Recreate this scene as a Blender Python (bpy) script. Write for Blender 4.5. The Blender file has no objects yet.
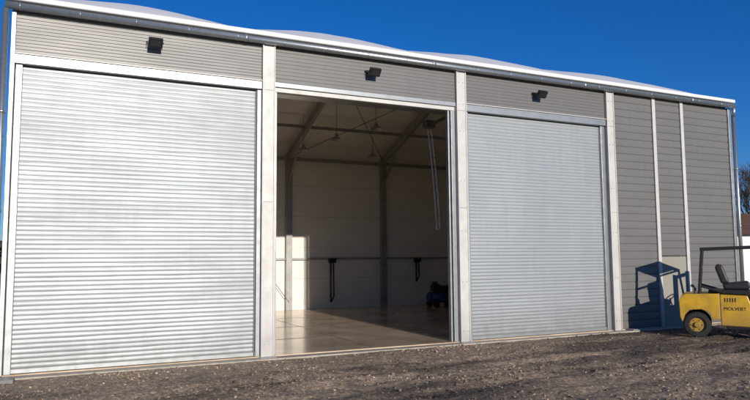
import bpy, bmesh, math, random
from mathutils import Vector, Matrix, noise
random.seed(7)
S=bpy.context.scene
S.view_settings.view_transform='Standard'; S.view_settings.look='None'; S.view_settings.exposure=0

# ---------------------------------------------------------------- materials
def mat(name, col, rough=0.6, metal=0.0, var=0.0, vscale=3.0, bump=0.0, bscale=40.0, dirt=0.0, col2=None, spec=0.5, stretch=(1,1,1)):
    m=bpy.data.materials.new(name); m.use_nodes=True; n=m.node_tree.nodes; l=m.node_tree.links
    b=n['Principled BSDF']; b.inputs['Roughness'].default_value=rough; b.inputs['Metallic'].default_value=metal
    b.inputs['Specular IOR Level'].default_value=spec
    b.inputs['Base Color'].default_value=(*col,1)
    tc=n.new('ShaderNodeTexCoord'); mp=n.new('ShaderNodeMapping'); l.new(tc.outputs['Object'],mp.inputs['Vector'])
    mp.inputs['Scale'].default_value=stretch
    if var>0 or col2:
        nz=n.new('ShaderNodeTexNoise'); nz.inputs['Scale'].default_value=vscale; nz.inputs['Detail'].default_value=8; nz.inputs['Roughness'].default_value=0.65
        l.new(mp.outputs[0],nz.inputs['Vector'])
        cr=n.new('ShaderNodeValToRGB'); l.new(nz.outputs['Fac'],cr.inputs['Fac'])
        c2=col2 if col2 else tuple(c*(1-var) for c in col)
        cr.color_ramp.elements[0].position=0.35; cr.color_ramp.elements[0].color=(*c2,1)
        cr.color_ramp.elements[1].position=0.65; cr.color_ramp.elements[1].color=(*col,1)
        out=cr.outputs[0]
        if dirt>0:
            # splashed mud near the ground and faint vertical rain streaks
            sx=n.new('ShaderNodeSeparateXYZ'); l.new(tc.outputs['Object'],sx.inputs[0])
            nd=n.new('ShaderNodeTexNoise'); nd.inputs['Scale'].default_value=6; nd.inputs['Detail'].default_value=6
            m2=n.new('ShaderNodeMapping'); m2.inputs['Scale'].default_value=(1,1,0.35); l.new(tc.outputs['Object'],m2.inputs[0]); l.new(m2.outputs[0],nd.inputs['Vector'])
            hr=n.new('ShaderNodeMapRange'); hr.inputs['From Min'].default_value=0.0; hr.inputs['From Max'].default_value=0.75; hr.inputs['To Min'].default_value=1.25; hr.inputs['To Max'].default_value=0.0; l.new(sx.outputs[2],hr.inputs['Value'])
            mu=n.new('ShaderNodeMath'); mu.operation='MULTIPLY'; l.new(hr.outputs[0],mu.inputs[0]); l.new(nd.outputs['Fac'],mu.inputs[1])
            m3=n.new('ShaderNodeMath'); m3.operation='MULTIPLY'; m3.use_clamp=True; l.new(mu.outputs[0],m3.inputs[0]); m3.inputs[1].default_value=dirt
            x=n.new('ShaderNodeMix'); x.data_type='RGBA'; l.new(m3.outputs[0],x.inputs[0]); l.new(out,x.inputs[6]); x.inputs[7].default_value=(0.13,0.10,0.075,1)
            ns=n.new('ShaderNodeTexNoise'); ns.inputs['Scale'].default_value=9; ns.inputs['Detail'].default_value=5
            m4=n.new('ShaderNodeMapping'); m4.inputs['Scale'].default_value=(1,1,0.05); l.new(tc.outputs['Object'],m4.inputs[0]); l.new(m4.outputs[0],ns.inputs['Vector'])
            sr=n.new('ShaderNodeMapRange'); sr.inputs['From Min'].default_value=0.3; sr.inputs['From Max'].default_value=0.65; sr.inputs['To Min'].default_value=0.945; sr.inputs['To Max'].default_value=1.0; l.new(ns.outputs['Fac'],sr.inputs['Value'])
            vm=n.new('ShaderNodeVectorMath'); vm.operation='SCALE'; l.new(x.outputs[2],vm.inputs[0]); l.new(sr.outputs[0],vm.inputs['Scale'])
            out=vm.outputs[0]
        l.new(out,b.inputs['Base Color'])
        mr=n.new('ShaderNodeMapRange'); mr.inputs['To Min'].default_value=min(1,rough*1.3); mr.inputs['To Max'].default_value=rough*0.8
        l.new(nz.outputs['Fac'],mr.inputs['Value']); l.new(mr.outputs[0],b.inputs['Roughness'])
    if bump>0:
        nb=n.new('ShaderNodeTexNoise'); nb.inputs['Scale'].default_value=bscale; nb.inputs['Detail'].default_value=6
        l.new(mp.outputs[0],nb.inputs['Vector'])
        bp=n.new('ShaderNodeBump'); bp.inputs['Strength'].default_value=bump; bp.inputs['Distance'].default_value=0.02
        l.new(nb.outputs['Fac'],bp.inputs['Height']); l.new(bp.outputs[0],b.inputs['Normal'])
    return m

M_door=mat('roller_galvanised',(0.395,0.425,0.44),0.54,0.62,0.07,1.1,0.02,6,dirt=0.55,stretch=(0.5,1,1.6))
M_galv=mat('galvanised_steel',(0.46,0.49,0.51),0.36,0.8,0.25,14,0.02,10)
M_lint=mat('lintel_steel',(0.40,0.42,0.43),0.42,0.65,0.25,5,0.02,10)
M_post=mat('post_zinc_white',(0.60,0.59,0.565),0.5,0.12,0.14,4,dirt=0.5)
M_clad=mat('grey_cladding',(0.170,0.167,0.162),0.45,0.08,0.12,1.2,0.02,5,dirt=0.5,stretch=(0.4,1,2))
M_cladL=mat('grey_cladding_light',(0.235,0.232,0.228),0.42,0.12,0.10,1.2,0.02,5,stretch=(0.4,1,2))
M_beige=mat('beige_panel',(0.30,0.285,0.24),0.6,0,0.1,2)
M_white=mat('white_fabric',(0.74,0.74,0.74),0.45,0,0.08,1.5,0.05,3)
M_inner=mat('cream_inner_wall',(0.84,0.80,0.73),0.65,0,0.08,0.8)
M_ceil=mat('ceiling_liner',(0.84,0.81,0.76),0.7,0,0.08,1)
M_frame=mat('dark_steel_frame',(0.17,0.17,0.17),0.5,0.4,0.2,4)
M_inframe=mat('zinc_frame',(0.36,0.36,0.36),0.5,0.4,0.2,4)
M_black=mat('black_paint',(0.018,0.018,0.02),0.4,0,0.3,8)
M_rubber=mat('rubber',(0.022,0.021,0.02),0.85,0,0.4,12,0.2,40)
M_glass=mat('lamp_glass',(0.03,0.032,0.035),0.12,0.0)
M_yel=mat('yellow_paint',(0.60,0.35,0.02),0.42,0,0.0,5,0.02,20,dirt=0.9,col2=(0.42,0.24,0.025))
M_concrete=mat('kerb_concrete',(0.46,0.41,0.33),0.85,0,0.3,8,0.4,60)
M_blue=mat('blue_enamel',(0.02,0.05,0.16),0.35)
M_lamp=mat('grey_enamel',(0.30,0.30,0.30),0.4)
M_seat=mat('seat_vinyl',(0.02,0.02,0.021),0.5,0,0.3,9)
M_floor=mat('polished_concrete',(0.66,0.53,0.39),0.15,0,0.0,0.9,0.05,2.0,col2=(0.40,0.29,0.19))

# ground
def ground_mat(name, stone=False):
    m=bpy.data.materials.new(name); m.use_nodes=True; n=m.node_tree.nodes; l=m.node_tree.links
    b=n['Principled BSDF']; b.inputs['Roughness'].default_value=0.92; b.inputs['Specular IOR Level'].default_value=0.25
    g=n.new('ShaderNodeNewGeometry')
    def nz(sc,det=8,ro=0.6,src=None):
        t=n.new('ShaderNodeTexNoise'); t.inputs['Scale'].default_value=sc; t.inputs['Detail'].default_value=det; t.inputs['Roughness'].default_value=ro
        l.new(src or g.outputs['Position'],t.inputs['Vector']); return t
    def ramp(src,p0,c0,p1,c1):
        r=n.new('ShaderNodeValToRGB'); r.color_ramp.elements[0].position=p0; r.color_ramp.elements[1].position=p1
        r.color_ramp.elements[0].color=(*c0,1); r.color_ramp.elements[1].color=(*c1,1); l.new(src,r.inputs[0]); return r
    def mix(f,a,c,t='MIX'):
        x=n.new('ShaderNodeMix'); x.data_type='RGBA'; x.blend_type=t
        if isinstance(f,float): x.inputs[0].default_value=f
        else: l.new(f,x.inputs[0])
        l.new(a,x.inputs[6]); l.new(c,x.inputs[7]); return x.outputs[2]
    def math_(op,a,c,cl=False):
        x=n.new('ShaderNodeMath'); x.operation=op; x.use_clamp=cl
        for i,q in enumerate((a,c)):
            if isinstance(q,(int,float)): x.inputs[i].default_value=q
            else: l.new(q,x.inputs[i])
        return x.outputs[0]
    def rng(src,a,c,d,e):
        x=n.new('ShaderNodeMapRange'); x.interpolation_type='SMOOTHSTEP'
        for i,q in zip(('From Min','From Max','To Min','To Max'),(a,c,d,e)): x.inputs[i].default_value=q
        l.new(src,x.inputs['Value']); return x.outputs[0]
    sx=n.new('ShaderNodeSeparateXYZ'); l.new(g.outputs['Position'],sx.inputs[0])
    mp=n.new('ShaderNodeMapping'); mp.inputs['Scale'].default_value=(0.45,1.3,1); l.new(g.outputs['Position'],mp.inputs[0])
    big=nz(0.75,7,0.65,mp.outputs[0]); fine=nz(18,10,0.75)
    ap=math_('MULTIPLY',rng(sx.outputs[1],10.2,11.3,0,1),rng(sx.outputs[0],6,10.5,1,0))
    dk=math_('MULTIPLY',rng(sx.outputs[1],8.3,9.4,0,1),rng(sx.outputs[0],7.5,11,0,1))
    f=math_('ADD',big.outputs['Fac'],math_('MULTIPLY',ap,0.16)); f=math_('SUBTRACT',f,math_('MULTIPLY',dk,0.12))
    a=ramp(fine.outputs['Fac'],0.33,(0.19,0.140,0.10),0.66,(0.54,0.42,0.31))
    d=ramp(fine.outputs['Fac'],0.36,(0.045,0.037,0.032),0.7,(0.22,0.175,0.14))
    mk=ramp(f,0.38,(0,0,0),0.54,(1,1,1))
    c=mix(mk.outputs[0],d.outputs[0],a.outputs[0])
    v=n.new('ShaderNodeTexVoronoi'); v.inputs['Scale'].default_value=(26 if not stone else 16)
    l.new(g.outputs['Position'],v.inputs['Vector'])
    s=n.new('ShaderNodeSeparateColor'); l.new(v.outputs['Color'],s.inputs[0])
    sp=ramp(s.outputs[0],0.2,(0.35,0.35,0.36),0.98,(1.7,1.65,1.55))
    c=mix(0.5 if not stone else 1.0,c,sp.outputs[0],'MULTIPLY')
    l.new(c,b.inputs['Base Color'])
    bp=n.new('ShaderNodeBump'); bp.inputs['Strength'].default_value=0.8; bp.inputs['Distance'].default_value=0.03
    f2=nz(35,8,0.7); l.new(f2.outputs['Fac'],bp.inputs['Height']); l.new(bp.outputs[0],b.inputs['Normal'])
    return m
M_ground=ground_mat('planings_ground'); M_stone=ground_mat('planings_stone',True)

# ---------------------------------------------------------------- helpers
def empty(name, loc=(0,0,0)):
    e=bpy.data.objects.new(name,None); S.collection.objects.link(e); e.location=loc; return e
def link(name,me,m,parent=None,smooth=False,bevel=0):
    o=bpy.data.objects.new(name,me); S.collection.objects.link(o)
    if m: me.materials.append(m)
    if parent: o.parent=parent
    if smooth:
        for p in me.polygons: p.use_smooth=True
    if bevel:
        b=o.modifiers.new('b','BEVEL'); b.width=bevel; b.segments=2; b.limit_method='ANGLE'
    return o
def pydata(name,v,f,m,parent=None,smooth=False,bevel=0):
    me=bpy.data.meshes.new(name); me.from_pydata(v,[],f); me.update(); return link(name,me,m,parent,smooth,bevel)
def bx(bm,x0,x1,y0,y1,z0,z1):
    vs=[bm.verts.new((x,y,z)) for x in(x0,x1) for y in(y0,y1) for z in(z0,z1)]
    for q in((0,1,3,2),(4,6,7,5),(0,4,5,1),(2,3,7,6),(0,2,6,4),(1,5,7,3)): bm.faces.new([vs[i] for i in q])
def boxes(name,L,m,parent=None,bevel=0.006):
    bm=bmesh.new()
    for b in L: bx(bm,*b)
    bmesh.ops.recalc_face_normals(bm,faces=bm.faces)
    me=bpy.data.meshes.new(name); bm.to_mesh(me); bm.free(); return link(name,me,m,parent,False,bevel)
def tube(bm,p0,p1,r0,r1=None,seg=12,cap=True):
    r1=r0 if r1 is None else r1
    p0=Vector(p0);p1=Vector(p1); d=(p1-p0).normalized(); q=d.to_track_quat('Z','Y')
    A=[];B=[]
    for i in range(seg):
        a=2*math.pi*i/seg; v=q@Vector((math.cos(a),math.sin(a),0))
        A.append(bm.verts.new(p0+v*r0)); B.append(bm.verts.new(p1+v*r1))
    for i in range(seg):
        j=(i+1)%seg; f=bm.faces.new((A[i],A[j],B[j],B[i])); f.smooth=True
    if cap: bm.faces.new(A[::-1]); bm.faces.new(B)
def tubes(name,L,m,parent=None,seg=12):
    bm=bmesh.new()
    for t in L: tube(bm,*t[:3],*(t[3:4]),seg=seg)
    me=bpy.data.meshes.new(name); bm.to_mesh(me); bm.free(); return link(name,me,m,parent)
def beam(bm,p0,p1,w,h):
    p0=Vector(p0);p1=Vector(p1); d=(p1-p0).normalized(); up=Vector((0,0,1)) if abs(d.z)<0.95 else Vector((1,0,0))
    s=d.cross(up).normalized(); u=s.cross(d)
    vs=[bm.verts.new(p+s*a*w/2+u*b*h/2) for p in(p0,p1) for a,b in((-1,-1),(1,-1),(1,1),(-1,1))]
    for q in((3,2,1,0),(4,5,6,7),(0,1,5,4),(1,2,6,5),(2,3,7,6),(3,0,4,7)): bm.faces.new([vs[i] for i in q])
def beams(name,L,m,parent=None,bevel=0.004):
    bm=bmesh.new()
    for t in L: beam(bm,*t)
    bmesh.ops.recalc_face_normals(bm,faces=bm.faces)
    me=bpy.data.meshes.new(name); bm.to_mesh(me); bm.free(); return link(name,me,m,parent,False,bevel)
def extr_xz(name,poly,y0,y1,m,parent,bevel=0.02):
    n=len(poly); v=[(x,y0,z) for x,z in poly]+[(x,y1,z) for x,z in poly]
    f=[tuple(range(n)),tuple(range(2*n-1,n-1,-1))]+[(i,i+n,(i+1)%n+n,(i+1)%n) for i in range(n)]
    o=pydata(name,v,f,m,parent,False,bevel)
    bm=bmesh.new(); bm.from_mesh(o.data); bmesh.ops.recalc_face_normals(bm,faces=bm.faces); bm.to_mesh(o.data); bm.free(); return o

# ---------------------------------------------------------------- warehouse
X=[-0.865,3.468,7.85,12.276,16.815]; Y=12.0; YB=22.0; H=5.95
W=empty('steel_warehouse')
def siding(name,x0,x1,z0,z1,y,pitch,m,gd=0.014,gw=0.022):
    prof=[]; z=z0; k=0
    while z<z1-1e-4:
        e=min(z+pitch,z1); j=random.uniform(-0.0015,0.0015)
        prof+= [(y+gd,z),(y+gd,z+gw*0.4),(y+j,z+gw),(y+j-0.002,(z+e)/2),(y+j,e-0.004)]
        z=e
    prof.append((y+gd,z1))
    nx=max(2,int((x1-x0)/0.4)); v=[];f=[]
    for i in range(nx+1):
        x=x0+(x1-x0)*i/nx
        for (yy,zz) in prof:
            v.append((x,yy+0.006*noise.noise(Vector((x*1.3,zz*2,3))),zz))
    P=len(prof)
    for i in range(nx):
        for j in range(P-1): f.append((i*P+j,(i+1)*P+j,(i+1)*P+j+1,i*P+j+1))
    return pydata(name,v,f,m,W)
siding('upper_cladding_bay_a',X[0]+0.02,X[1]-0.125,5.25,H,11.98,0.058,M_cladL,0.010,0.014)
siding('upper_cladding_bay_b',X[1]+0.125,X[2]-0.125,5.25,H,11.98,0.075,M_clad,0.006,0.009)
siding('upper_cladding_bay_c',X[2]+0.125,X[3]-0.125,5.25,H,11.98,0.075,M_clad,0.006,0.009)
siding('side_cladding_a',X[3]+0.125,13.79,0.03,H,11.98,0.19,M_clad)
siding('side_cladding_b',13.92,14.84,1.82,H,11.98,0.19,M_clad)
siding('side_cladding_c',14.97,X[4]-0.05,0.03,H,11.98,0.19,M_clad)
boxes('beige_hatch',[(13.925,14.835,11.97,12.03,0.03,1.80)],M_beige,W)

def shutter(name,x0,x1,z0,z1,y,seed):
    pitch=0.076; n=int((z1-z0)/pitch); pitch=(z1-z0)/n; nx=60
    prof=[]; r=random.Random(seed)
    for k in range(n):
        j=r.uniform(-0.0015,0.0015)
        for t in (0.0,0.08,0.2,0.35,0.5,0.65,0.8,0.92):
            prof.append((z0+(k+t)*pitch, y+j*0.7-0.0078*math.sin(math.pi*t),k))
    prof.append((z1,y,n))
    v=[];f=[];P=len(prof)
    for i in range(nx+1):
        x=x0+(x1-x0)*i/nx
        for zz,yy,k in prof:
            w=0.014*noise.noise(Vector((x*0.7+seed,zz*0.8,0)))+0.003*noise.noise(Vector((x*2.5,k*3.7,seed)))
            dz=0.004*noise.noise(Vector((x*1.5,k*0.9,seed+9)))
            v.append((x,yy+w,zz+dz))
    for i in range(nx):
        for j in range(P-1): f.append((i*P+j,(i+1)*P+j,(i+1)*P+j+1,i*P+j+1))
    return pydata(name,v,f,M_door,W,True)
shutter('roller_shutter_a',-0.74,3.33,0.10,5.06,12.06,1)
shutter('roller_shutter_b',8.02,12.10,0.10,5.06,12.06,5)
boxes('shutter_bottom_rails',[(-0.73,3.32,12.02,12.08,0.035,0.105),(8.03,12.09,12.02,12.08,0.035,0.105)],M_lint,W)
def guide(x0,x1): return (x0,x1,11.975,12.10,0.03,5.06)
boxes('shutter_guides',[guide(-0.80,-0.70),guide(3.26,3.34),guide(7.98,8.06),guide(12.00,12.10),
    (3.60,3.66,12.0,12.10,0.03,5.06),(7.62,7.72,11.99,12.12,0.03,5.06),(7.56,7.60,12.02,12.12,0.03,5.06)],M_lint,W)
boxes('reveal_trim',[(12.11,12.15,11.99,12.06,0.03,5.06),(3.235,3.255,12.02,12.05,0.03,5.06),(8.065,8.08,12.02,12.05,0.03,5.06)],M_frame,W,0.002)
boxes('shutter_lintels',[(-0.82,3.34,11.93,12.05,5.07,5.245),(7.98,12.14,11.93,12.05,5.07,5.245)],M_lint,W)
boxes('lintel_lips',[(-0.82,3.34,11.90,11.929,5.225,5.243),(7.98,12.14,11.90,11.929,5.225,5.243)],M_post,W,0.002)
boxes('opening_lintel',[(3.596,7.724,11.95,12.06,5.15,5.245)],M_lint,W)
boxes('opening_lintel_lower',[(3.60,7.72,11.99,12.12,5.06,5.145)],M_post,W)
boxes('rolled_shutter_box',[(3.5,7.9,12.13,12.5,5.07,5.55)],M_galv,W,0.03)
pl=[]
for xc in X[1:4]:
    pl+=[(xc-0.12,xc+0.12,11.915,12.02,0.02,H+0.02),(xc-0.125,xc-0.10,11.895,11.914,0.02,H+0.02),(xc+0.10,xc+0.125,11.895,11.914,0.02,H+0.02)]
pl+=[(13.80,13.91,11.945,12.02,0.02,H),(14.85,14.96,11.945,12.02,0.02,H)]
boxes('white_posts',pl,M_post,W,0.004)
boxes('post_joints',[(xc-0.118,xc+0.118,11.9105,11.9145,z,z+0.006) for xc in X[1:4] for z in (5.06,2.9)],M_frame,W,0)
boxes('corner_posts',[(X[0]-0.02,X[0]+0.05,11.93,12.05,0.02,H),(X[4]-0.05,X[4]+0.06,11.93,12.05,0.02,H)],M_lint,W)
bl=[]
for xc in X[1:4]:
    for z in (0.25,1.3,2.4,3.5,4.6,5.2,5.7):
        for s in (-0.05,0.05): bl.append(((xc+s,11.916,z),(xc+s,11.903,z),0.009))
tubes('post_bolts',bl,M_galv,W,8)
boxes('post_base_plates',[(xc-0.16,xc+0.16,11.80,12.0,0.0,0.019) for xc in X[1:4]]+[(12.55,13.0,11.7,11.9,0.0,0.05)],M_lint,W)
bm=bmesh.new(); tube(bm,(X[0]-0.12,11.85,6.0),(X[4]+0.14,11.85,6.0),0.062,seg=20)
x=X[0]+0.1
while x<X[4]: tube(bm,(x-0.008,11.85,6.0),(x+0.008,11.85,6.0),0.066,seg=20); x+=0.9
for x in (3.0,7.1,11.4,15.2): tube(bm,(x-0.04,11.85,6.0),(x+0.04,11.85,6.0),0.068,seg=20)
me=bpy.data.meshes.new('gutter'); bm.to_mesh(me); bm.free(); link('gutter',me,M_galv,W)
boxes('white_fascia',[(X[0]-0.1,X[4]+0.12,11.80,11.99,6.085,6.18)],M_white,W,0.02)
ib=[(X[0],X[4],12.14,12.17,5.56,6.1),(X[0],3.5,12.13,12.16,0.03,5.55),(7.73,X[4],12.13,12.16,0.03,5.55),
    (X[0]+0.0,X[0]+0.05,12.17,YB-0.02,0.0,6.0),(X[4]-0.05,X[4],12.17,YB-0.02,0.0,6.0),
    (X[0],X[4],YB,YB+0.1,0.0,6.1)]
boxes('inner_walls',ib,M_inner,W,0)
boxes('inner_wall_joints',[(X[0]+0.1,X[4]-0.1,YB-0.006,YB-0.001,z,z+0.008) for z in (1.1,2.2,3.3,4.4)],M_lamp,W,0)
sl=0.335
for nm,xx,mm in(('gable_wall_a',X[0]-0.012,M_clad),('gable_wall_b',X[4]+0.012,M_clad)):
    pydata(nm,[(xx,12.05,0),(xx,YB+0.1,0),(xx,YB+0.1,6.05),(xx,17,6.05+5*sl),(xx,12.05,6.05)],[(0,1,2,3,4)],mm,W)
v=[];f=[];NU=96;NV=48
for i in range(NU+1):
    s=4*i/NU; b=min(3,int(s)); u=s-b; x=X[b]+(X[b+1]-X[b])*u
    if i==0: x-=0.12
    if i==NU: x+=0.12
    for j in range(NV+1):
        t=j/NV; y=11.82+(YB+0.2-11.82)*t
        base=6.14+sl*(5.1-abs(y-17))
        e=min(t,1-t)*2; bul=0.30*(math.sin(math.pi*u)**0.7 if 0<u<1 else 0)*min(1,e/0.5)**0.55*1.0
        v.append((x,y,base+bul+0.012*noise.noise(Vector((x*1.5,y*1.5,0)))*min(1,e*6)))
P=NV+1
for i in range(NU):
    for j in range(NV): f.append((i*P+j,(i+1)*P+j,(i+1)*P+j+1,i*P+j+1))
pydata('roof_membrane',v,f,M_white,W,True)
pydata('ceiling_liner',[(X[0],12.0,5.98),(X[4],12.0,5.98),(X[4],17,7.62),(X[0],17,7.62),(X[4],YB,5.98),(X[0],YB,5.98)],[(0,1,2,3),(3,2,4,5)],M_ceil,W)
fr=[]
for xf in (3.42,7.12,10.82,14.5):
    fr+=[((xf,YB-0.14,0.03),(xf,YB-0.14,5.5),0.13,0.22),((xf,YB-0.10,5.42),(xf,17,7.25),0.12,0.26),((xf,17,7.25),(xf,12.3,5.62),0.12,0.26),
         ((xf,YB-0.2,4.6),(xf,20.6,5.9),0.06,0.06)]
for yy,zz in ((20.3,6.2),(18.6,6.8),(15.4,6.8),(13.8,6.25)): fr.append(((X[0]+0.1,yy,zz),(X[4]-0.1,yy,zz),0.06,0.10))
fr.append(((X[0]+0.1,YB-0.1,5.35),(X[4]-0.1,YB-0.1,5.35),0.08,0.12))
fr.append(((X[0]+0.1,YB-0.08,1.80),(X[4]-0.1,YB-0.08,1.80),0.05,0.07))
beams('portal_frames',fr,M_inframe,W)
tubes('cross_bracing',[((7.12,YB-0.2,0.3),(3.42,YB-0.2,5.2),0.012),((7.12,21.8,5.4),(10.82,17.1,7.2),0.012),((10.82,21.8,5.4),(7.12,17.1,7.2),0.012)],M_frame,W,6)
boxes('floor_slab',[(X[0]+0.05,X[4]-0.05,11.96,YB,-0.3,0.03)],M_floor,W,0)
boxes('floor_joints',[(x-0.010,x+0.010,12.1,YB-0.3,0.031,0.032) for x in (3.5,5.7,7.9,10.1,12.3)]+[(X[0]+0.2,X[4]-0.2,y-0.018,y+0.018,0.0325,0.0335) for y in (14.2,16.6,19.0)],M_frame,W,0)
boxes('door_sill',[(X[0],X[4],11.70,11.955,-0.3,0.012)],M_concrete,W,0.01)
boxes('drain_plate',[(-1.25,-0.62,11.42,11.66,-0.05,0.04)],M_frame,W,0.01)
bm=bmesh.new()
tube(bm,(X[0]-0.10,11.84,0.25),(X[0]-0.10,11.84,5.93),0.05); tube(bm,(X[0]-0.10,11.84,0.26),(X[0]-0.14,11.66,0.12),0.05)
tube(bm,(X[4]+0.13,11.90,0.25),(X[4]+0.13,11.90,5.7),0.05); tube(bm,(X[4]+0.13,11.90,5.7),(X[4]+0.08,11.84,5.95),0.05); tube(bm,(X[4]+0.13,11.90,0.26),(X[4]+0.13,11.7,0.1),0.05)
for z in(1,2.6,4.2):
    tube(bm,(X[0]-0.10,11.84,z),(X[0]-0.10,11.84,z+0.05),0.06); tube(bm,(X[4]+0.13,11.90,z),(X[4]+0.13,11.90,z+0.05),0.06)
me=bpy.data.meshes.new('downpipes'); bm.to_mesh(me); bm.free(); link('downpipes',me,M_galv,W)

# floodlights
def floodlight(x,z):
    e=empty('floodlight',(x,11.93,z))
    RM=Matrix.Rotation(math.radians(40),3,'X')
    bm=bmesh.new(); bx(bm,-0.12,0.12,-0.045,0.03,-0.085,0.085)
    for k in range(7): bx(bm,-0.10+k*0.03,-0.092+k*0.03,0.031,0.055,-0.07,0.07)
    bmesh.ops.rotate(bm,verts=bm.verts,cent=(0,0,0),matrix=RM)
    bmesh.ops.translate(bm,verts=bm.verts,vec=(0,-0.16,0.0))
    me=bpy.data.meshes.new('housing'); bm.to_mesh(me); bm.free(); link('housing',me,M_black,e,False,0.008)
    bm=bmesh.new(); bx(bm,-0.085,0.085,-0.05,-0.046,-0.055,0.055)
    bmesh.ops.rotate(bm,verts=bm.verts,cent=(0,0,0),matrix=RM); bmesh.ops.translate(bm,verts=bm.verts,vec=(0,-0.16,0.0))
    me=bpy.data.meshes.new('lens'); bm.to_mesh(me); bm.free(); link('lens',me,M_glass,e)
    beams('bracket',[((-0.135,-0.16,0),(-0.135,0.03,0.05),0.01,0.03),((0.135,-0.16,0),(0.135,0.03,0.05),0.01,0.03),((-0.13,0.03,0.05),(0.13,0.03,0.05),0.03,0.04)],M_black,e,0.001)
floodlight(1.36,5.66); floodlight(5.66,5.64); floodlight(10.0,5.62)

def pendant(x,y,z):
    e=empty('pendant_lamp',(x,y,z)); zc=6.05+sl*(5-abs(y-17))-0.15-z
    tubes('rod',[((0,0,0.1),(0,0,zc),0.008)],M_frame,e,6)
    bm=bmesh.new(); tube(bm,(0,0,0.12),(0,0,0.0),0.05,0.19,seg=20,cap=False); tube(bm,(0,0,0.12),(0,0,0.2),0.05)
    me=bpy.data.meshes.new('shade'); bm.to_mesh(me); bm.free(); link('shade',me,M_lamp,e)
for p in ((7.0,20.0,5.35),(7.6,18.6,5.5),(8.2,17.0,5.6),(9.6,20.2,5.3),(4.2,18.6,5.5)): pendant(*p)

# hanging hand chain
e=empty('hand_chain',(7.95,13.3,0))
L=[]
for dx in(0.0,0.09):
    pts=[(dx+0.16*(1-t)**2*-1+0.05*t,0.02*math.sin(t*3),4.95-2.45*t) for t in [k/14 for k in range(15)]]
    L+=[(pts[k],pts[k+1],0.014) for k in range(14)]
L.append(((0.05,0.0,2.5),(0.14,0.0,2.5),0.014))
tubes('links',L,M_white,e,6)
boxes('gear_box',[(-0.25,0.0,-0.1,0.1,4.92,5.1)],M_frame,e)
beams('bracket',[((-0.1,0,5.0),(-0.1,-1.1,5.05),0.06,0.06)],M_frame,e)

def hose(x,z0,z1):
    e=empty('wall_hose',(x,YB-0.16,0))
    tubes('hose',[((0,0,z1),(0.0,0,z0),0.03),((0.1,0,z1),(0.12,0,z0+0.2),0.025),((0,0,z0),(0.12,0,z0+0.2),0.025)],M_black,e,8)
    boxes('bracket',[(-0.08,0.2,-0.04,0.06,z1-0.1,z1+0.06)],M_black,e)
hose(8.69,0.25,1.75); hose(12.2,0.9,1.75)
e=empty('air_compressor',(12.35,20.4,0.03)); e.rotation_euler=(0,0,0.1)
bm=bmesh.new(); tube(bm,(-0.45,0,0.35),(0.45,0,0.35),0.2,seg=24); tube(bm,(-0.52,0,0.35),(-0.45,0,0.35),0.12,0.2,seg=24); tube(bm,(0.45,0,0.35),(0.52,0,0.35),0.2,0.12,seg=24)
me=bpy.data.meshes.new('tank'); bm.to_mesh(me); bm.free(); link('tank',me,M_blue,e)
bm=bmesh.new(); tube(bm,(0.05,0,0.66),(0.38,0,0.66),0.11,seg=16); bx(bm,-0.35,-0.08,-0.1,0.1,0.56,0.82); bx(bm,-0.28,-0.15,-0.08,0.08,0.82,0.92)
tube(bm,(-0.2,-0.16,0.68),(-0.2,-0.12,0.68),0.17,seg=20); tube(bm,(-0.3,-0.24,0.13),(-0.3,-0.18,0.13),0.13,seg=20); tube(bm,(-0.3,0.24,0.13),(-0.3,0.18,0.13),0.13,seg=20)
bx(bm,0.3,0.36,-0.12,0.12,0.0,0.18); beam(bm,(0.45,-0.15,0.45),(0.75,-0.15,0.75),0.03,0.03); beam(bm,(0.45,0.15,0.45),(0.75,0.15,0.75),0.03,0.03); beam(bm,(0.75,-0.15,0.75),(0.75,0.15,0.75),0.03,0.03)
me=bpy.data.meshes.new('motor_and_wheels'); bm.to_mesh(me); bm.free(); link('motor_and_wheels',me,M_black,e)

# ---------------------------------------------------------------- forklift
F=empty('forklift',(13.26,10.52,0.0)); F.rotation_euler=(0,0,math.atan2(-0.8,0.6))
extr_xz('counterweight',[(-0.26,0.34),(-0.30,0.45),(-0.31,0.80),(-0.27,0.91),(-0.18,0.96),(0.50,0.98),(0.50,0.42),(0.36,0.40),(0.30,0.56),(0.14,0.63),(-0.10,0.61),(-0.20,0.50),(-0.25,0.36)],-0.54,0.54,M_yel,F,0.045)
extr_xz('chassis_side',[(0.515,0.28),(0.515,0.96),(1.05,0.94),(1.15,0.62),(1.36,0.58),(1.40,0.72),(1.95,0.82),(2.06,0.72),(2.06,0.62),(1.32,0.38),(1.25,0.26)],-0.52,0.52,M_yel,F,0.02)
extr_xz('engine_hood',[(0.28,0.985),(0.30,1.06),(1.12,1.06),(1.18,0.90),(1.16,0.64),(1.08,0.945),(0.51,0.985)],-0.40,0.40,M_black,F,0.02)
extr_xz('dash',[(1.65,0.80),(1.60,1.22),(1.72,1.28),(1.92,1.2),(2.0,0.82)],-0.45,0.45,M_yel,F,0.03)
boxes('step',[(1.16,1.42,-0.56,-0.50,0.28,0.32),(1.16,1.42,0.50,0.56,0.28,0.32)],M_black,F)
boxes('side_vents',[(0.60+0.05*k,0.622+0.05*k,-0.526,-0.518,0.80,0.89) for k in range(5)],M_black,F,0.002)
boxes('fuel_tank',[(0.62,1.20,-0.50,0.50,0.20,0.285)],M_black,F,0.02)
tubes('exhaust',[((0.02,-0.30,0.96),(0.02,-0.30,1.12),0.03),((0.02,-0.30,1.12),(-0.06,-0.30,1.15),0.03)],M_frame,F,12)
extr_xz('seat_base',[(0.60,1.065),(0.58,1.19),(1.10,1.25),(1.15,1.15),(1.10,1.065)],-0.27,0.27,M_seat,F,0.04)
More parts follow.
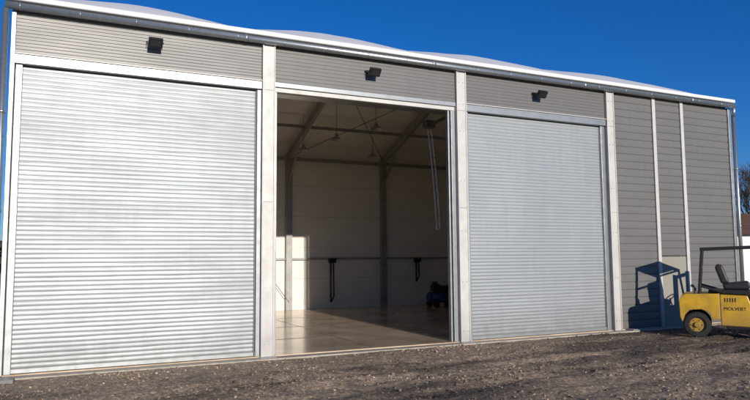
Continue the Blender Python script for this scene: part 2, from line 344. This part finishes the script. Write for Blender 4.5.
extr_xz('seat_back',[(0.56,1.18),(0.44,1.56),(0.50,1.64),(0.60,1.60),(0.72,1.22)],-0.26,0.26,M_seat,F,0.04)
gp=[]
for s in(-0.47,0.47):
    gp+=[((0.10,s,0.93),(0.20,s,1.95),0.075,0.06),((1.86,s,0.95),(1.42,s,1.99),0.07,0.06),((0.16,s,1.97),(1.46,s,2.01),0.07,0.07),((0.115,s,1.15),(0.62,s,1.0),0.05,0.05)]
for xx in (0.20,0.36,0.52,0.68,0.84,1.0,1.18,1.43): gp.append(((xx,-0.44,1.975+0.03*xx),(xx,0.44,1.975+0.03*xx),0.035,0.05))
gp+=[((0.15,-0.47,1.45),(0.15,0.47,1.45),0.04,0.05)]
beams('overhead_guard',gp,M_black,F,0.008)
def wheel(xc,yc,r,w,out):
    bm=bmesh.new(); seg=36
    prof=[(0.55,w/2-0.02),(0.66,w/2),(0.93,w/2-0.01),(1.0,w/2-0.045),(1.0,-w/2+0.045),(0.93,-w/2+0.01),(0.66,-w/2),(0.55,-w/2+0.02)]
    rings=[]
    for i in range(seg):
        a=2*math.pi*i/seg
        rings.append([bm.verts.new((xc+math.cos(a)*r*p,yc+q,r+math.sin(a)*r*p)) for p,q in prof])
    for i in range(seg):
        A=rings[i];B=rings[(i+1)%seg]
        for k in range(len(prof)-1): bm.faces.new((A[k],B[k],B[k+1],A[k+1]))
    for i in range(seg):
        a=2*math.pi*(i+.5)/seg; c=Vector((xc+math.cos(a)*r*0.995,yc,r+math.sin(a)*r*0.995))
        beam(bm,c+Vector((0,-w/2+0.03,0)),c+Vector((0,w/2-0.03,0)),0.02,0.02)
    bmesh.ops.recalc_face_normals(bm,faces=bm.faces)
    me=bpy.data.meshes.new('tyre'); bm.to_mesh(me); bm.free(); link('tyre',me,M_rubber,F)
    bm=bmesh.new(); tube(bm,(xc,yc-w/2+0.04,r),(xc,yc+w/2-0.04,r),r*0.56,seg=28); tube(bm,(xc,yc+out*(w/2-0.04),r),(xc,yc+out*(w/2+0.01),r),r*0.25,r*0.2,seg=16)
    for k in range(6):
        a=k*math.pi/3; tube(bm,(xc+math.cos(a)*r*.40,yc+out*(w/2-0.04),r+math.sin(a)*r*.40),(xc+math.cos(a)*r*.40,yc+out*(w/2-0.02),r+math.sin(a)*r*.40),0.014,seg=6)
    me=bpy.data.meshes.new('rim'); bm.to_mesh(me); bm.free(); link('rim',me,M_yel,F)
for s in(-1,1):
    wheel(0.04,s*0.42,0.28,0.18,s); wheel(1.72,s*0.46,0.33,0.22,s)
mast=[]
for s in(-0.3,0.3): mast+=[((2.18,s,0.10),(2.14,s,2.15),0.08,0.12),((2.23,s*0.8,0.12),(2.19,s*0.8,2.1),0.05,0.08)]
for z in(0.3,1.2,2.1): mast.append(((2.19,-0.3,z),(2.19,0.3,z),0.05,0.09))
for z in(0.25,0.6): mast.append(((2.32,-0.48,z),(2.32,0.48,z),0.05,0.10))
for s in(-0.28,0.28): mast+=[((2.36,s,0.06),(2.36,s,0.68),0.10,0.045),((2.34,s,0.07),(3.35,s,0.06),0.10,0.04)]
beams('mast_and_forks',mast,M_black,F)
tubes('steering_column',[((1.62,0,1.1),(1.42,0,1.38),0.025),((1.7,-0.25,1.2),(1.66,-0.25,1.42),0.012),((1.7,-0.32,1.2),(1.66,-0.32,1.42),0.012)],M_black,F)
bpy.ops.mesh.primitive_torus_add(major_radius=0.17,minor_radius=0.016,location=(1.42,0,1.39),rotation=(0,-0.65,0)); o=bpy.context.object; o.name='steering_wheel'; o.data.materials.append(M_black); o.parent=F
c=bpy.data.curves.new('side_lettering','FONT'); c.body='MOLVERT'; c.size=0.10; c.extrude=0.002; c.align_x='CENTER'
o=bpy.data.objects.new('side_lettering',c); S.collection.objects.link(o); o.parent=F; o.location=(0.80,-0.524,0.62); o.rotation_euler=(math.radians(90),0,0); c.materials.append(M_black)

# ---------------------------------------------------------------- ground
def axis(a,b,st,lo,hi):
    L=[a]
    while L[-1]<b: L.append(L[-1]+st)
    s=st; x=L[-1]; up=[]
    while x<hi: s*=1.35; x+=s; up.append(x)
    s=st; x=a; dn=[]
    while x>lo: s*=1.35; x-=s; dn.append(x)
    return dn[::-1]+L+up
gx=axis(-3.0,22.0,0.055,-1500,1500); gy=axis(4.5,11.9,0.045,-1500,1500)
def gz(x,y):
    p=Vector((x,y,0))
    if y>11.7 and X[0]-0.3<x<X[4]+0.3:
        return -0.02 if y<11.9 else -0.2
    a=0.05*noise.noise(p*0.35)+0.045*noise.noise(p*1.1)+0.022*noise.noise(p*3.7)+0.016*noise.noise(p*9)+0.010*noise.noise(p*19)
    k=min(1,max(0,(11.75-y)/1.5)) if X[0]-1<x<X[4]+1 else 1
    r=0
    for yc in (9.3,7.7,8.7):
        q=(y-yc-0.05*x+0.3*math.sin(x*.3+yc))/0.2
        r+=-0.030*math.exp(-q*q)+0.014*math.exp(-(abs(q)-1.7)**2*2)+0.006*math.exp(-q*q)*math.sin(x*40)
    far=1 if abs(x-9)<25 and abs(y-8)<25 else 0.3
    return (a*(0.25+0.75*k)+r*k-0.01)*far
v=[(x,y,gz(x,y)) for x in gx for y in gy]; NY=len(gy); f=[]
for i in range(len(gx)-1):
    for j in range(NY-1): f.append((i*NY+j,(i+1)*NY+j,(i+1)*NY+j+1,i*NY+j+1))
pydata('ground',v,f,M_ground,None,True)
v=[];f=[]; cnt=0
r=random.Random(3)
while cnt<17000:
    x=r.uniform(-2.5,20); y=r.uniform(5,11.72)
    d=noise.noise(Vector((x*0.5,y*0.9,4)))*0.5+0.5
    if r.random()>d**2*1.7: continue
    s=0.006+0.024*r.random()**3.5+ (0.02 if r.random()<0.01 else 0)
    z=gz(x,y)+s*0.15; R=Matrix.Rotation(r.uniform(0,6.28),3,'Z')@Matrix.Rotation(r.uniform(-0.6,0.6),3,'X'); b=len(v)
    for q in((1,0,0),(-1,0,0),(0,1,0),(0,-1,0),(0,0,1),(0,0,-1),(.65,.65,.5),(-.65,.6,.5)):
        w=R@(Vector(q)*s*r.uniform(0.7,1.2)); v.append((x+w.x,y+w.y,z+w.z*0.75))
    for t in((0,6,4),(0,2,6),(6,2,4),(2,7,4),(7,1,4),(2,1,7),(1,3,4),(3,0,4),(2,0,5),(1,2,5),(3,1,5),(0,3,5)): f.append(tuple(b+i for i in t))
    cnt+=1
pydata('gravel',v,f,M_stone)

# ---------------------------------------------------------------- background
M_twig=mat('bare_twigs',(0.13,0.085,0.055),0.9,0,0.4,3)
M_brick=mat('brown_roof',(0.16,0.085,0.05),0.8,0,0.4,2)
def tree(bm,base,h,rr):
    def br(p,d,L,rad,lv):
        q=p+d*L; tube(bm,p,q,rad,rad*0.65,seg=5 if lv<2 else 3,cap=False)
        if lv>=6: return
        for k in range(3 if lv<5 else 4):
            nd=(d+Vector((rr.uniform(-1,1),rr.uniform(-1,1),rr.uniform(-0.3,0.8)))*(0.55+0.06*lv)).normalized()
            br(p+d*L*rr.uniform(0.55,1.0),nd,L*rr.uniform(0.6,0.85),max(0.012,rad*0.55),lv+1)
    br(Vector(base),Vector((0,0,1)),h*0.30,h*0.018,0)
rr=random.Random(5)
bm=bmesh.new()
for bx_,by_,hh in ((43.5,29.5,9.0),(45.0,30.0,9.5),(50,31,10.0),(48,27,9.5),(54,30,10)): tree(bm,(bx_,by_,0),hh,rr)
me=bpy.data.meshes.new('distant_trees'); bm.to_mesh(me); bm.free(); link('distant_trees',me,M_twig)
M_hedge=mat('hedge',(0.045,0.045,0.025),0.95,0,0.5,0.6,1.0,2)
bm=bmesh.new()
for k in range(9000):
    a=rr.uniform(-0.9,1.75); d=rr.uniform(95,110); p=Vector((math.sin(a)*d,math.cos(a)*d,0))
    hh=4.5+2.0*noise.noise(Vector((a*14,0,0)))+1.0*noise.noise(Vector((a*60,0,0))); p.z=rr.uniform(0,hh)
    s=rr.uniform(0.4,1.0); n=Vector((rr.uniform(-1,1),rr.uniform(-1,1),rr.uniform(-1,1))).normalized(); q=n.to_track_quat('Z','Y')
    bm.faces.new([bm.verts.new(p+q@Vector((math.cos(t)*s,math.sin(t)*s*0.7,0))) for t in(0,1.4,2.6,4.0,5.2)])
me=bpy.data.meshes.new('distant_hedge'); bm.to_mesh(me); bm.free(); link('distant_hedge',me,M_hedge)
N=empty('neighbouring_shed',(36,24.5,0)); N.rotation_euler=(0,0,math.radians(-30))
boxes('walls',[(-5,5,-3,3,0,3.0)],M_white,N)
pydata('roof',[(-5.3,-3.4,2.9),(5.3,-3.4,2.9),(5.3,0,4.2),(-5.3,0,4.2),(5.3,3.4,2.9),(-5.3,3.4,2.9)],[(0,1,2,3),(3,2,4,5),(0,3,5),(1,4,2)],M_brick,N)
boxes('door_and_windows',[(-3.2,-2.2,-3.04,-3.0,0,2.1),(0,1.5,-3.04,-3.0,1.2,2.2),(2.5,4,-3.04,-3.0,1.2,2.2)],M_frame,N)

# ---------------------------------------------------------------- light
EL=math.radians(14); AZ=math.radians(1.0)
w=bpy.data.worlds.new('World'); S.world=w; w.use_nodes=True; n=w.node_tree.nodes; l=w.node_tree.links
sky=n.new('ShaderNodeTexSky'); sky.sky_type='NISHITA'; sky.sun_disc=False; sky.sun_elevation=EL; sky.sun_rotation=math.radians(180)+AZ
sky.altitude=0; sky.air_density=1.0; sky.dust_density=0.1; sky.ozone_density=5.0
mx=n.new('ShaderNodeMix'); mx.data_type='RGBA'; mx.blend_type='MULTIPLY'; mx.inputs[0].default_value=1.0; mx.inputs[7].default_value=(0.54,0.70,1.0,1)
hs=n.new('ShaderNodeHueSaturation'); hs.inputs['Saturation'].default_value=1.10; hs.inputs['Value'].default_value=0.88
bg=n['Background']; bg.inputs[1].default_value=0.12; l.new(sky.outputs[0],mx.inputs[6]); l.new(mx.outputs[2],hs.inputs['Color']); l.new(hs.outputs[0],bg.inputs[0])
ld=bpy.data.lights.new('sun','SUN'); ld.energy=4.6; ld.angle=math.radians(0.5); ld.color=(1,0.92,0.80)
lo=bpy.data.objects.new('sun',ld); S.collection.objects.link(lo); lo.location=(0,-10,20)
d=Vector((math.sin(AZ)*math.cos(EL),math.cos(AZ)*math.cos(EL),-math.sin(EL))); lo.rotation_euler=d.to_track_quat('-Z','Y').to_euler()

# ---------------------------------------------------------------- camera
yaw,pitch,roll=0.4471,0.0876,-0.0077
fv=Vector((math.sin(yaw)*math.cos(pitch),math.cos(yaw)*math.cos(pitch),math.sin(pitch)))
r0=Vector((math.cos(yaw),-math.sin(yaw),0)); u0=r0.cross(fv)
rv=r0*math.cos(roll)+u0*math.sin(roll); uv=-r0*math.sin(roll)+u0*math.cos(roll)
cd=bpy.data.cameras.new('camera'); co=bpy.data.objects.new('camera',cd); S.collection.objects.link(co)
co.matrix_world=Matrix(((rv.x,uv.x,-fv.x,0),(rv.y,uv.y,-fv.y,0),(rv.z,uv.z,-fv.z,1.8483),(0,0,0,1)))
cd.sensor_width=36; cd.lens=36*649.03/750; cd.clip_end=5000; cd.clip_start=0.05
S.camera=co
